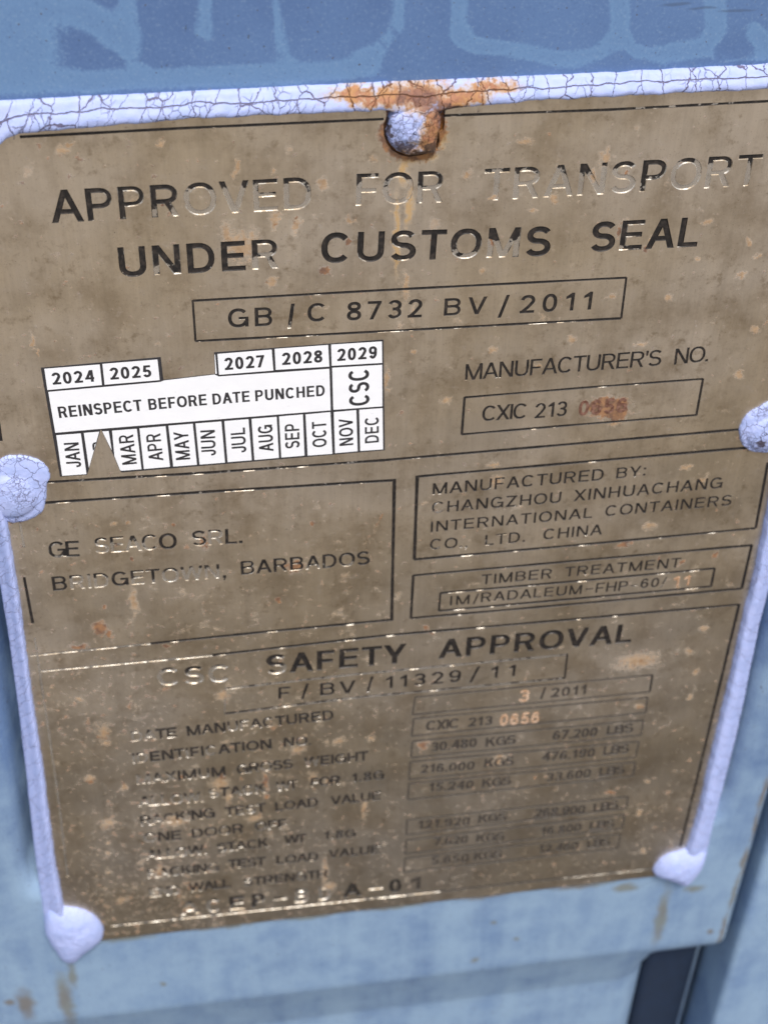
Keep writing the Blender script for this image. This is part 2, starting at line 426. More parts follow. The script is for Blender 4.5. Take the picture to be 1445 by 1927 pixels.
def simple(name, col, rough=.5, var=.15, scale=.5, met=0.):
    m, t, b = material(name)
    p = t.mm()
    v = t.noise(p, scale, 5, .6)
    c = t.mix(v, tuple(x * (1 - var) for x in col), tuple(min(1, x * (1 + var)) for x in col))
    t.set(b.inputs["Base Color"], c)
    b.inputs["Roughness"].default_value = rough
    b.inputs["Metallic"].default_value = met
    t.set(b.inputs["Normal"], t.bump(v, .0001, .3))
    return m
INK_M = simple("black_print", (.028, .027, .03), .45, .35, 1.2)
RUBBER_M = simple("recess_shade_rubber", (.006, .017, .042), .8, .4, .2)  # navy tone stands in for the shade of the recess by the post
SLATE_M = simple("rusted_weld_slag", (.05, .025, .012), .8, .6, .6)
def make_white():
    m, t, b = material("white_vinyl")
    p = t.mm()
    v = t.noise(p, .15, 4, .6)
    k = t.noise(t.vmath('MULTIPLY', p, (.5, 1, 1.1)), 1., 2, .5)
    c = t.mix(v, (.80, .80, .81), (.86, .86, .86))
    c = t.mix(t.step(k, .70, .76, 0, .25), c, (.5, .5, .52))
    t.set(b.inputs["Base Color"], c)
    b.inputs["Roughness"].default_value = .4
    t.set(b.inputs["Normal"], t.bump(t.noise(p, .25, 3, .5), .0003, .35))
    return m
WHITE_M = make_white()
def make_dig(c0=(.62, .45, .32), c1=(.42, .24, .13)):
    m, t, b = material("stamped_digit_rust")
    p = t.mm(); v = t.noise(p, .9, 4, .6)
    t.set(b.inputs["Base Color"], t.mix(t.step(v, .35, .65), c0, c1))
    b.inputs["Roughness"].default_value = .6
    b.inputs["Metallic"].default_value = .2
    return m
DIGIT_M = make_dig()
def make_ground():
    m, t, b = material("dry_ground")
    g = t.n("ShaderNodeNewGeometry").outputs["Position"]
    v = t.noise(g, 3, 6, .7); w = t.noise(g, 1.1, 4, .6)
    c = t.mix(v, (.26, .215, .165), (.44, .375, .30))
    c = t.mix(t.step(w, .42, .58, 0, .55), c, (.15, .115, .085))
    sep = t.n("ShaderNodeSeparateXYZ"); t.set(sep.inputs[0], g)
    near_shade = t.step(t.math('ADD', sep.outputs[1], t.math('MULTIPLY', w, 1.2)), -1.6, -.2)  # dark band by the door, painted for the shade that the plate mirrors
    c = t.mix(near_shade, c, t.mix(v, (.012, .0095, .007), (.034, .026, .018)))
    t.set(b.inputs["Base Color"], c)
    b.inputs["Roughness"].default_value = .95
    t.set(b.inputs["Normal"], t.bump(v, .02, .6))
    return m
GROUND_M = make_ground()

# ------------------------------------------------------------------ object helpers
def mesh_obj(name, verts, faces, mats, parent=None, smooth=False, fmat=None, attrs=None, loc=None):
    me = bpy.data.meshes.new(name)
    if loc is not None: verts = [Vector(v) - loc for v in verts]
    me.from_pydata([tuple(v) for v in verts], [], faces)
    for m in mats: me.materials.append(m)
    if fmat: me.polygons.foreach_set("material_index", fmat)
    if smooth: me.polygons.foreach_set("use_smooth", [True] * len(me.polygons))
    for k, vals in (attrs or {}).items():
        a = me.attributes.new(k, 'FLOAT', 'POINT'); a.data.foreach_set("value", vals)
    me.update()
    o = bpy.data.objects.new(name, me)
    COL.objects.link(o)
    if loc is not None: o.location = loc
    if parent is not None:
        o.parent = parent
        o.matrix_parent_inverse = Matrix.Translation(-parent.location)
    return o
def empty(name, loc):
    o = bpy.data.objects.new(name, None); o.location = loc; o.empty_display_size = .02
    COL.objects.link(o); return o
def tag(o, label=None, cat=None, group=None, kind=None):
    for k, v in (("label", label), ("category", cat), ("group", group), ("kind", kind)):
        if v: o[k] = v
    return o

# ------------------------------------------------------------------ ground and container door
gv = [(-400, -400, 0), (400, -400, 0), (400, 400, 0), (-400, 400, 0)]
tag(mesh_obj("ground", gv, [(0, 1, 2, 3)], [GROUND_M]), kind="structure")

PANEL_Y = 0.0012
U_EDGE = at(1398, 1660, PANEL_Y).x                          # right edge of the raised door panel
Z_FOLD = at(722, 1853, PANEL_Y).z                           # where the panel folds back
U_POST = at(1390, 1745, PANEL_Y + .001).x                   # left edge of the door post
Z_TROUGH = at(722, 1896, PANEL_Y + .004).z
DRIPS = [([(752,-40),(750,55),(720,92),(650,124),(560,142)],30,.5), ([(868,-40),(866,40),(862,72),(900,92),(950,95),(1010,105),(1065,118),(1112,112)],34,1),
         ([(1163,-40),(1170,40),(1166,78),(1122,108)],40,1), ([(1170,60),(1196,104),(1290,106)],26,.8), ([(1345,-40),(1352,60),(1330,92),(1250,108)],44,.9),
         ([(1420,60),(1445,90),(1500,95)],40,.8),([(388,-40),(385,70)],34,.55), ([(-60,60),(40,90)],150,.8), ([(-40,165),(250,155),(560,142),(700,130)],44,.8), ([(0,20),(160,30),(240,80)],60,.6),
         ([(1445,110),(1200,112)],16,.8),([(240,0),(250,110)],30,.45),([(520,0),(540,150)],24,.4)]
DR = [([uv_mm(x, y) for x, y in pl], w * .105, a) for pl, w, a in DRIPS]
def seg_dist(p, a, b):
    ab = b - a; t_ = max(0, min(1, (p - a).dot(ab) / max(1e-9, ab.dot(ab))))
    return (p - a - ab * t_).length
def drip_at(p):
    best = -1.
    for pl, w, a in DR:
        d = min(seg_dist(p, pl[i], pl[i + 1]) for i in range(len(pl) - 1))
        best = max(best, min(a, (1 - d / (w * .5)) * .9))
    return best
door = empty("container_door", (0, .03, 0))
tag(door, "faded sky blue steel container door behind the metal plate, with drip marks and a fold below", "container door")
SIDE_L = [(-95,300),(-78,600),(-45,850),(-22,1000),(0,1092),(17,1195),(35,1330),(48,1440),(64,1590),(84,1735),(110,1800),(150,1815)]
SIDE_R = [(1530,400),(1500,700),(1468,960),(1445,1095),(1427,1165),(1407,1262),(1387,1362),(1366,1445),(1343,1533),(1328,1612),(1292,1668)]
SHADE_GROOVES = [[uv_mm(x, y) for x, y in pl] for pl in (SIDE_L, SIDE_R)]
def shade_dish(p):  # hollow added beside the side beads to shade the panel there
    d = min(seg_dist(p, g[i], g[i + 1]) for g in SHADE_GROOVES for i in range(len(g) - 1))
    k = max(0., 1 - d / 6.5)
    return .015 * k * k * max(0., min(1., (p.y + 142) / 14))
def door_panel():
    us = []
    x = -0.34
    while x < U_EDGE - .0031: us.append(x); x += .0022
    us += [U_EDGE - .003, U_EDGE - .0015, U_EDGE - .0004, U_EDGE]
    prof = []                                               # (z, y) from the top down
    z = Z0 + .24
    while z > Z_FOLD + .0045: prof.append((z, PANEL_Y)); z -= .0025
    dep = .0042
    prof += [(Z_FOLD + .004, PANEL_Y), (Z_FOLD + .002, PANEL_Y + .0001), (Z_FOLD, PANEL_Y + .0005), (Z_FOLD - .002, PANEL_Y + .0013)]
    zt = Z_TROUGH
    prof += [(zt + .002, PANEL_Y + dep - .0008), (zt, PANEL_Y + dep - .0002), (zt - .002, PANEL_Y + dep)]
    z = zt - .006
    while z > zt - .1: prof.append((z, PANEL_Y + dep)); z -= .006
    prof += [(zt - .103, PANEL_Y + dep), (zt - .115, PANEL_Y), (.2, PANEL_Y), (.2, PANEL_Y + .03)]
    V, F, A, Cc = [], [], [], []
    n = len(us) + 2
    for (z, y) in prof:
        trough = z < zt + .004 and z > zt - .11
        for i in range(n):
            if i < len(us):
                u = us[i]
                dy = [0, .0003, .0010, .0022][i - len(us) + 4] if i >= len(us) - 4 else 0
                yy = y + dy
                if trough:                                  # the hollow below the fold turns back before it meets the post
                    k = max(0., min(1., (u - (U_EDGE - .038)) / .026))
                    yy += .05 * k * k * k
            else:
                u, yy = U_EDGE + .0002, y + (.012 if i == n - 2 else .03)
            p = Vector((u * 1000, (z - Z0) * 1000))
            if i < len(us) and z > Z_FOLD + .002 and z < Z0 + .16: yy += shade_dish(p)
            V.append((u, yy, z))
            A.append(drip_at(p) if z > Z0 + .05 else -.5)
            Cc.append(.62 if z < Z0 - .13 else (.62 * max(0, min(1, (Z0 + .02 - z) / .15))))  # paint gets paler towards the bottom
    for r in range(len(prof) - 1):
        for i in range(n - 1):
            a = r * n + i
            F.append((a, a + n, a + n + 1, a + 1))
    return mesh_obj("door_panel", V, F, [BLUE_M], door, True, attrs={"drip": A, "paleness": Cc})
door_panel()
def box(name, x0, x1, y0, y1, z0, z1, mat, parent, bev=0., paleness=.6, seg=3):
    bm = bmesh.new()
    bmesh.ops.create_cube(bm, size=1)
    for v in bm.verts:
        v.co = Vector(((x0 + x1) / 2 + v.co.x * (x1 - x0), (y0 + y1) / 2 + v.co.y * (y1 - y0), (z0 + z1) / 2 + v.co.z * (z1 - z0)))
    if bev: bmesh.ops.bevel(bm, geom=bm.edges[:], offset=bev, segments=seg, affect='EDGES', profile=.5)
    V = [v.co.copy() for v in bm.verts]; bm.verts.index_update()
    F = [[v.index for v in f.verts] for f in bm.faces]
    bm.free()
    return mesh_obj(name, V, F, [mat], parent, True, attrs={"drip": [-.5] * len(V), "paleness": [paleness] * len(V)})
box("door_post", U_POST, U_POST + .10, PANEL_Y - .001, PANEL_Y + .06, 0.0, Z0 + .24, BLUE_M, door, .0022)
box("rubber_seal", U_EDGE - .019, U_POST - .0003, PANEL_Y + .018, PANEL_Y + .030, .2, Z0 + .24, RUBBER_M, door, .003)  # fills the recess with dark navy in place of shade
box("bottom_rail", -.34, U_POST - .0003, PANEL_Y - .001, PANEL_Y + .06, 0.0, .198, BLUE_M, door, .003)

# ------------------------------------------------------------------ glyphs: a plain grotesque drawn stroke by stroke (cap height 1)
def _arc(cx, cy, rx, ry, a0, a1, n=None, e=2.25):
    n = n or max(4, int(abs(a1 - a0) / 13))
    out = []
    for i in range(n + 1):
        a = math.radians(a0 + (a1 - a0) * i / n)
        c, s = math.cos(a), math.sin(a)
        out.append((cx + rx * math.copysign(abs(c) ** (2 / e), c), cy + ry * math.copysign(abs(s) ** (2 / e), s)))
    return out
def _buf(pl, s):
    P = [Vector(p) for p in pl]
    Q = [P[0]]
    for p in P[1:]:
        if (p - Q[-1]).length > 1e-4: Q.append(p)
    L, R = [], []
    for i, p in enumerate(Q):
        d0 = (Q[i] - Q[i - 1]).normalized() if i else (Q[1] - Q[0]).normalized()
        d1 = (Q[i + 1] - Q[i]).normalized() if i < len(Q) - 1 else d0
        n0, n1 = Vector((-d0.y, d0.x)), Vector((-d1.y, d1.x))
        m = (n0 + n1); m = m.normalized() if m.length > 1e-6 else n0
        k = min(2.5, 1 / max(.3, m.dot(n0)))
        L.append(p + m * s / 2 * k); R.append(p - m * s / 2 * k)
    return [tuple(q) for q in L + R[::-1]]
WIDTH = {'A':.90,'B':.76,'C':.86,'D':.80,'E':.70,'F':.65,'G':.88,'H':.78,'I':0,'J':.58,'K':.80,'L':.62,'M':.96,'N':.80,'O':.92,'P':.73,'R':.78,'S':.76,'T':.74,'U':.78,'V':.86,'W':1.2,'X':.84,'Y':.84,'Z':.74,
         '0':.62,'1':.36,'2':.62,'3':.62,'4':.66,'5':.62,'6':.62,'7':.60,'8':.62,'9':.62,'/':.42,'.':0,',':0,':':0,"'":0,'-':.40}
BEAR = {c: .075 for c in WIDTH}
BEAR.update({'A':.015,'V':.015,'W':.015,'Y':.015,'T':.03,'X':.02,'O':.05,'C':.05,'G':.05,'S':.05,'/':.03,'1':.12,'L':.06,'J':.04,'-':.10,'.':.07,',':.07,':':.07,"'":.05})
def draw(c, s, ws=1., ht=.90):
    """stroke polygons of one character, and its width; s = stroke weight, ws = widening of the letter form"""
    W = WIDTH[c] * ws
    if W == 0: W = s * (1.0 if c == 'I' else 1.12)
    h, t = s / 2, s * ht                                    # t: weight of horizontals
    g = t / 2
    L, R, B, T = h, W - h, g, 1 - g
    D = lambda x0, y0, x1, y1, w=s: [(x0 - w / 2, y0), (x0 + w / 2, y0), (x1 + w / 2, y1), (x1 - w / 2, y1)]
    X = lambda x0, y0, x1, y1: [(x0, y0), (x1, y0), (x1, y1), (x0, y1)]
    stem = X(0, 0, s, 1)
    ring = lambda cx, cy, rx, ry: [_buf(_arc(cx, cy, rx, ry, -2, 182), s), _buf(_arc(cx, cy, rx, ry, 178, 362), s)]
    if c == 'A':
        w = s * 1.08; y = .26; k = lambda yy: w / 2 + (W / 2 - w / 2) * yy
        return [D(w / 2, 0, W / 2, 1, w), D(W - w / 2, 0, W / 2, 1, w), X(k(y), y, W - k(y), y + t)], W
    if c == 'B':
        m = .53
        up, lo = _arc(W * .52, (T + m) / 2, R - s * .12 - W * .52, (T - m) / 2, 90, -90), _arc(W * .54, (B + m) / 2, R - W * .54, (m - B) / 2, 90, -90)
        return [stem, _buf([(h, T)] + up + [(h, m)], t), _buf([(h, m)] + lo + [(h, B)], t)], W
    if c == 'C': return [_buf(_arc(W / 2, .5, R - W / 2, .5 - g, 40, 320), s)], W
    if c == 'D': return [stem, _buf([(h, T)] + _arc(W * .42, .5, R - W * .42, .5 - g, 90, -90) + [(h, B)], s * .96)], W
    if c == 'E': return [stem, X(h, 1 - t, W, 1), X(h, .5 - g + .02, W * .93, .5 + g + .02), X(h, 0, W, t)], W
    if c == 'F': return [stem, X(h, 1 - t, W, 1), X(h, .47 - g, W * .9, .47 + g)], W
    if c == 'G': return [_buf(_arc(W / 2, .5, R - W / 2, .5 - g, 40, 338), s), X(W * .52, .40, W, .40 + t), X(W - s * .95, .02, W, .42)], W
    if c == 'H': return [stem, X(W - s, 0, W, 1), X(h, .5 - g, W - h, .5 + g)], W
    if c == 'I': return [X(0, 0, W, 1)], W
    if c == 'J': return [_buf([(R, 1), (R, .34)] + _arc(W / 2, .30, R - W / 2, .30 - g, 0, -180) + [(L, .34)], s)], W
    if c == 'K': return [stem, [(s * .6, .30), (s * .6, .30 + s * 1.35), (W - s * 1.32, 1), (W - s * .02, 1)], [(W * .36, .56), (W * .36 + s, .66), (W + s * .05, 0), (W - s * 1.2, 0)]], W
    if c == 'L': return [stem, X(h, 0, W, t)], W
    if c == 'M': return [stem, X(W - s, 0, W, 1), D(s * .52, 1, W / 2, 0, s * 1.05), D(W - s * .52, 1, W / 2, 0, s * 1.05)], W
    if c == 'N': return [stem, X(W - s, 0, W, 1), D(s * .6, 1, W - s * .6, 0, s * 1.2)], W
    if c == 'O': return ring(W / 2, .5, R - W / 2, .5 - g), W
    if c in 'PR':
        m = .45 if c == 'P' else .48
        p = [stem, _buf([(h, T)] + _arc(W * .50, (T + m) / 2, R - W * .50 - (0 if c == 'P' else s * .1), (T - m) / 2, 90, -90) + [(h, m)], t)]
        if c == 'R': p.append([(W * .44, m), (W * .44 + s * 1.1, m + .02), (W + s * .02, 0), (W - s * 1.12, 0)])
        return p, W
    if c == 'S':
        m = .515; r = R - W / 2
        return [_buf(_arc(W / 2, (T + m) / 2, r * .95, (T - m) / 2, 25, 270, e=2.1) + _arc(W / 2, (B + m) / 2, r, (m - B) / 2, 90, -158, e=2.1)[1:], s)], W
    if c == 'T': return [X(0, 1 - t, W, 1), X(W / 2 - h, 0, W / 2 + h, 1 - g)], W
    if c == 'U': return [_buf([(L, 1), (L, .36)] + _arc(W / 2, .36, R - W / 2, .36 - g, 180, 360) + [(R, 1)], s)], W
    if c == 'V': w = s * 1.08; return [D(w / 2, 1, W / 2, 0, w), D(W - w / 2, 1, W / 2, 0, w)], W
    if c == 'W':
        w = s * 1.05
        return [D(w / 2, 1, W * .27, 0, w), D(W / 2, 1, W * .27, 0, w), D(W / 2, 1, W * .73, 0, w), D(W - w / 2, 1, W * .73, 0, w)], W
    if c == 'X': w = s * 1.2; return [D(w / 2, 0, W - w / 2, 1, w), D(w / 2, 1, W - w / 2, 0, w)], W
    if c == 'Y': w = s * 1.15; return [X(W / 2 - h, 0, W / 2 + h, .45), D(W / 2, .38, w / 2, 1, w), D(W / 2, .38, W - w / 2, 1, w)], W
    if c == 'Z': w = s * 1.25; return [X(0, 1 - t, W, 1), X(0, 0, W, t), D(w * .55, g, W - w * .55, 1 - g, w)], W
    if c == '0': return ring(W / 2, .5, R - W / 2, .5 - g), W
    if c == '1': return [X(W - s, 0, W, 1), [(W - h, 1), (W - s * .8, 1), (0, .80), (0, .80 - t * .95), (W - h, .76)]], W
    if c == '2': return [_buf(_arc(W / 2, .70, R - W / 2, .30 - g, 172, -22, e=2.1) + [(W * .58, .36), (h * 1.2, .06)], s), X(0, 0, W, t)], W
    if c == '3':
        m = .52; r = R - W / 2
        return [_buf(_arc(W / 2, (T + m) / 2, r * .94, (T - m) / 2, 160, -90, e=2.1) + [(W * .36, m)], s), _buf([(W * .36, m)] + _arc(W / 2, (B + m) / 2, r, (m - B) / 2, 90, -160, e=2.1), s)], W
    if c == '4': return [X(W * .60, 0, W * .60 + s, 1), X(0, .22, W, .22 + t), D(h * 1.1, .26, W * .60 + h * .6, 1 - .01, s * 1.1)], W
    if c == '5':
        return [X(W * .16, 1 - t, W * .94, 1), D(L + .02, .46, W * .16 + h, 1, s), _buf([(L + .02, .50)] + _arc(W / 2, .32, R - W / 2, .32 - g, 112, -158, e=2.1), s)], W
    if c == '6': return ring(W / 2, .32, R - W / 2, .32 - g) + [_buf(_arc(W / 2, .5, R - W / 2, .5 - g, 34, 182, e=2.1) + [(L, .32)], s)], W
    if c == '9': return ring(W / 2, .68, R - W / 2, .32 - g) + [_buf(_arc(W / 2, .5, R - W / 2, .5 - g, 214, 362, e=2.1) + [(R, .68)], s)], W
    if c == '7': return [X(0, 1 - t, W, 1), D(W * .30, 0, W - h * 1.05, 1 - g, s * 1.05)], W
    if c == '8': return ring(W / 2, .755, (R - W / 2) * .9, .245 - g) + ring(W / 2, .275, R - W / 2, .275 - g), W
    if c == '/': return [D(s * .4, -.06, W - s * .4, 1.04, s * .85)], W
    if c == '.': return [X(0, 0, W, W)], W
    if c == ',': return [X(0, 0, W, W), [(W * .45, .02), (W, .02), (W * .55, -W), (W * .1, -W)]], W
    if c == ':': return [X(0, .06, W, .06 + W), X(0, .62, W, .62 + W)], W
    if c == "'": return [[(W * .15, .68), (W * .8, .68), (W, 1), (0, 1)]], W
    if c == '-': return [X(0, .36, W, .36 + t)], W
    raise KeyError(c)

def place(text, A, B, cap, s, keep=.5, ht=.90):
    """lay the characters of a word from A to B (plate mm); yields (index, char, stroke polygons) on the plate"""
    n = len(text)
    nat = [draw(c, s)[1] for c in text]
    gap = [BEAR[text[i]] + BEAR[text[i + 1]] + .02 for i in range(n - 1)]
    Lc = (B - A).length / cap
    ratio = Lc / (sum(nat) + sum(gap))
    ws = ratio ** keep if n > 1 else ratio
    ws = max(.5, min(1.6, ws))
    wid = [draw(c, s, ws, ht)[1] for c in text]
    extra = (Lc - sum(wid) - sum(gap)) / (n - 1) if n > 1 else 0
    ex = (B - A).normalized(); ey = Vector((-ex.y, ex.x))
    pos = 0. if n > 1 else (Lc - wid[0]) / 2
    for i, c in enumerate(text):
        f = lambda p: A + ex * ((pos + p[0]) * cap) + ey * (p[1] * cap)
        yield i, c, [[f(p) for p in pl] for pl in draw(c, s, ws, ht)[0]]
        pos += wid[i] + (gap[i] + extra if i < n - 1 else 0)
def ccw(P):
    return P[::-1] if sum(a.x * b.y - b.x * a.y for a, b in zip(P, P[1:] + P[:1])) < 0 else P
def union_tris(polys):
    """triangles covering the union of some (overlapping) polygons, no face twice"""
    P, Fs = [], []
    for pl in polys:
        i0 = len(P); P += ccw(pl); Fs.append(list(range(i0, len(P))))
    r = delaunay_2d_cdt(P, [], Fs, 0, 1e-5, True)
    return r[0], [f for f, ids in zip(r[2], r[5]) if ids]

# ------------------------------------------------------------------ what is etched into the plate
# (word, baseline left px, baseline right px, cap height px, paint left per letter 0..9)
LINES = {
 "a": [("APPROVED",98.6,420,587,393,62,"98762232"),("FOR",669.5,387.6,833,381,61,"334"),("TRANSPORT",908,378.5,1425,349,60,"012226133")],
 "b": [("UNDER",227,522,525,505,57,"86785"),("CUSTOMS",604,495.5,1033,481.5,57,"9879649"),("SEAL",1108,474.5,1310,464,56,"9788")],
 "c": [("GB",430,617,513,613,36,"89"),("/",541,616,556,615,43,"7"),("C",579,606,615,604,35,"9"),("8732",652.5,603.5,793,597,35,"9889"),("BV",834.5,594.5,914,590.5,33,"99"),("/",936,596,955,595,39,"9"),("2011",977,590,1111,582.5,34,"9999")],
 "d": [("MANUFACTURER'S",874.5,716,1242,688,30.5,"78889899999999"),("NO.",1267,686.5,1331,680,30,"999")],
 "e": [("CXIC",906,793,991,787,29,"8899"),("213",1005,787.5,1065,782.5,28,"899")],
 "f": [("GE",93,1049.5,151,1047,30,"78"),("SEACO",179.6,1042,334,1032,30,"34269"),("SRL.",362,1028,457,1022,29,"6199")],
 "g": [("BRIDGETOWN,",101,1112,426,1087,27,"92139462139"),("BARBADOS",454,1082,696,1062,26,"89886779")],
 "h": [("MANUFACTURED",813.6,931.5,1134,903.5,22,"899789999999"),("BY:",1158,901,1213,896,20.5,"888")],
 "i": [("CHANGZHOU",812,966,1054,946,21,"688899999"),("XINHUACHANG",1078,943.5,1357,918.5,21,"99999999999")],
 "j": [("INTERNATIONAL",810,1001.5,1113,974.5,20,"8899999999999"),("CONTAINERS",1137,972,1374,951,20,"9999999789")],
 "k": [("CO.,",808,1034.5,879,1030,20,"7888"),("LTD.",912,1027,987,1019.5,20,"6788"),("CHINA",1021,1016,1132,1006,20,"99989")],
 "l": [("TIMBER",905,1100.5,1037,1088.5,19,"878999"),("TREATMENT",1061,1086,1278,1068,18.6,"899999998")],
 "m": [("IM/",846,1139.6,900,1135,18,"998"),("RADALEUM",904,1133.4,1093,1118,18,"99999998"),("-",1099,1116.5,1115,1115,17,"8"),("FHP",1119,1115.6,1179,1111,18,"999"),("-",1185,1110,1198,1109,17,"8"),("60/",1203,1107,1251,1104,17.5,"886")],
 "n": [("CSC",297,1292,435,1283,35.5,"041"),("SAFETY",501,1270,763,1247.5,37,"699899"),("APPROVAL",824,1240,1186,1209,36,"99999799")],
 "o": [("F",523.7,1316,546,1314.5,23,"9"),("/",566,1315,582,1313.5,27,"9"),("BV",602.6,1309.5,669,1303.5,24,"98"),("/",689,1302,703,1300.5,27,"8"),("11329",725.5,1296,866,1283,23,"89899"),("/",882,1284,901,1282,27,"9"),("11",922,1276.5,968,1272.5,22,"99")],
 "p": [("/",1015,1315,1025,1314,20,"5"),("2011",1035,1313,1101,1306.5,18,"8888")],
 "q": [("CXIC",800.5,1376,864,1370,19,"7778"),("213",879.6,1368.5,925,1364.6,18,"688")],
 "r": [("30.480",809.8,1415,896,1406,18,"778655"),("KGS",912.8,1406.5,970,1400,18,"888"),("67.200",1038,1393.5,1122,1386,18,"788788"),("LBS",1140,1384,1190,1378,17.5,"788")],
 "s": [("216.000",790,1456,891,1449,17,"8876655"),("KGS",910,1445,966,1440,17,"677"),("476.190",1018,1433,1117,1424.4,17.5,"7787788"),("LBS",1133,1422,1182,1417,17.5,"888")],
 "t": [("15.240",806.5,1490,889,1484.5,17,"767776"),("KGS",906,1483,961,1477,17,"988"),("33.600",1026,1471.6,1110,1463,17,"778777"),("LBS",1126,1462,1174,1456,17,"898")],
 "u": [("121.920",786,1561,883,1553,17,"7687776"),("KGS",899,1550,953,1543.7,16.5,"888"),("268.900",1004,1539,1099,1531,17,"6777667"),("LBS",1115,1529,1163,1522,16.5,"887")],
 "v": [("7.620",815,1592.5,879,1587,16,"67766"),("KGS",895,1586,948,1581,16,"887"),("16.800",1017,1573,1092,1564.6,16,"687776"),("LBS",1108,1563,1155,1557,16,"776")],
 "w": [("5.650",810,1627.5,880,1622,16,"67766"),("KGS",891,1620,944,1614,15.5,"666"),("12.460",1012,1606,1087,1598.8,15.5,"878766"),("LBS",1103,1597,1147,1591,15.5,"776")],
 "x": [("DATE",248.6,1396,334,1387.5,20,"1276"),("MANUFACTURED",353,1385.5,628,1354.5,19.5,"876425578889")],
 "y": [("IDENTIFICATION",251,1437,512,1409,19.5,"22775377468679"),("NO.",533.6,1406,586,1402,18,"656")],
 "z": [("MAXIMUM",258,1476.5,425,1460,19,"2347647"),("GROSS",446,1457.5,552,1446,19,"65477"),("WEIGHT",572,1443.5,693,1431,18.5,"466778")],
 "aa": [("ALLOW.",261,1518,384,1509,19.5,"222222"),("STACK",393,1502,501,1492,18.5,"37444"),("WT",519.4,1489,561,1484.5,17.5,"36"),("FOR",584.6,1481,640,1476,17.5,"577"),("1.8G",663,1472.5,723,1466,17,"8787")],
 "bb": [("RACKING",266,1554.5,406,1538.5,19,"5244366"),("TEST",424,1536.5,501,1528,18,"6657"),("LOAD",518.6,1527,599,1517.5,17.5,"6677"),("VALUE",622,1515.5,716,1505,17,"78877")],
 "cc": [("ONE",271,1586,342,1580,18.5,"378"),("DOOR",362,1577.4,459,1567,18,"8679"),("OFF",480,1564.4,540,1557.5,17.5,"548")],
 "dd": [("ALLOW.",275,1618,390,1607.5,18.5,"244344"),("STACK",408.7,1604,506,1594,17.5,"67777"),("WT",535.3,1589.5,577,1585,16.5,"88"),("1.8G",609.7,1580,669,1575.5,16,"7778")],
 "ee": [("RACKING",278.7,1653,413,1640,18,"2365565"),("TEST",429.4,1634.7,500,1629,17,"8878"),("LOAD",520.3,1626.8,599,1619.5,16.5,"7777"),("VALUE",617.7,1615.3,714,1605.5,16,"88877")],
 "ff": [("END",282.4,1689,341,1682,17.5,"222"),("WALL",356,1679,435,1670,17,"5777"),("STRENGTH",458.5,1668.4,615,1652,16.5,"78888576")],
 "gg": [("A",341,1723,377,1719,26,"1"),("C",389.5,1718,417,1715,26,"2"),("E",433,1713,460.5,1710,26,"6"),("P",474,1708.5,499,1706,26,"8"),("-",513,1704,544,1701,26,"5"),("B",555,1699.5,581,1697,26,"1"),("D",600,1695,624,1692,26,"0"),("A",644.6,1690,680.7,1686,26.5,"9"),("-",689,1685,724,1681.5,26,"0"),("0",731.8,1681,755.4,1678,26,"9"),("1",771.6,1676,790,1674,25,"9")],
}
STAMPED = [("0656",1087,782,1177,775,27),("11",1264.4,1103.4,1295,1101,17),("3",974,1321,994,1319.5,21),("0656",938.7,1365.6,1013,1359.6,20)]
BOLD = {"a": .165, "b": .185, "n": .195, "c": .168, "gg": .19, "o": .168, "f": .16, "g": .162, "d": .135, "e": .14}
# ruled lines: polyline px, width px, paint
RULES = [([(38,257.5),(360,240.5),(722,224)],7,.9),([(835,217.5),(1145,206.5),(1470,189)],6,.62),
  ([(88,907.6),(400,889),(723,866)],6.5,.62),([(723,866),(1060,837),(1392,808)],6,.95),
  ([(84,946.3),(400,925),(745,903.5)],6.5,.7),([(742,903),(737,1167)],7,.88),([(58,1233.5),(284,1211)],4.5,.02),([(284,1211),(500,1189),(740,1166)],6,.72),
  ([(1404,842.5),(1100,869),(784,897)],6,.95),([(785,895),(779.5,1053)],8,.9),([(779,1053),(1100,1024.5),(1421,994)],5.5,.85),([(1404,842),(1428,836.5)],6,.95),
  ([(1444,870),(1421,994)],7,.95),
  ([(777,1083),(1100,1054),(1414,1026)],5.5,.9),([(777.5,1082),(773,1164)],7,.95),([(773,1163.5),(1100,1135),(1395,1107.5)],5.5,.88),([(1413.5,1025.5),(1394.5,1108)],7,.97),
  ([(828,1116),(1080,1094),(1344,1069.5)],5,.8),([(828.5,1115.5),(825.5,1150)],5.5,.9),([(825.5,1149.5),(1080,1127),(1337,1103.5)],5,.8),([(1344,1069),(1337,1104)],5.5,.95),
  ([(76,1262.8),(400,1233)],4.5,.04),([(400,1233),(723,1196),(1060,1167),(1390,1137.5)],5.5,.78),([(1390,1137),(1317,1440),(1279,1594)],6,.85),
  ([(3,830),(-24,650),(-58,400)],8,.8),([(34,962),(46,1030)],6,.05),([(46,1086),(62.5,1173)],7,.95),([(66,1200),(110,1500),(128,1650)],5,.04),
  ([(363,566),(760,544),(1178,522.5)],5.5,.95),([(363,565),(368.5,642.5)],6,.9),([(368,642),(760,621.5),(1168,599)],5.5,.85),([(1178,522),(1168,599.5)],5.5,.95),
  ([(873.5,748),(1100,729.5),(1322,713)],5,.95),([(874,747),(868.5,818)],6,.95),([(868.5,817.5),(1100,798),(1310,781)],5,.9),([(1322,712.5),(1309.5,781.5)],6,.95),
  ([(425,1296),(660,1269.5),(1067,1231.5)],4.5,.45),([(425,1295),(423,1343)],4,.1),([(423,1343),(660,1313.5),(1062,1276)],4.5,.5),([(1067,1231),(1062,1276.5)],4.5,.8),
  ([(210,1742),(700,1690),(828,1677)],4.6,.03),([(828,1677),(1060,1652)],4,.75),([(1060,1652),(1225,1634.5)],4.6,.03)]
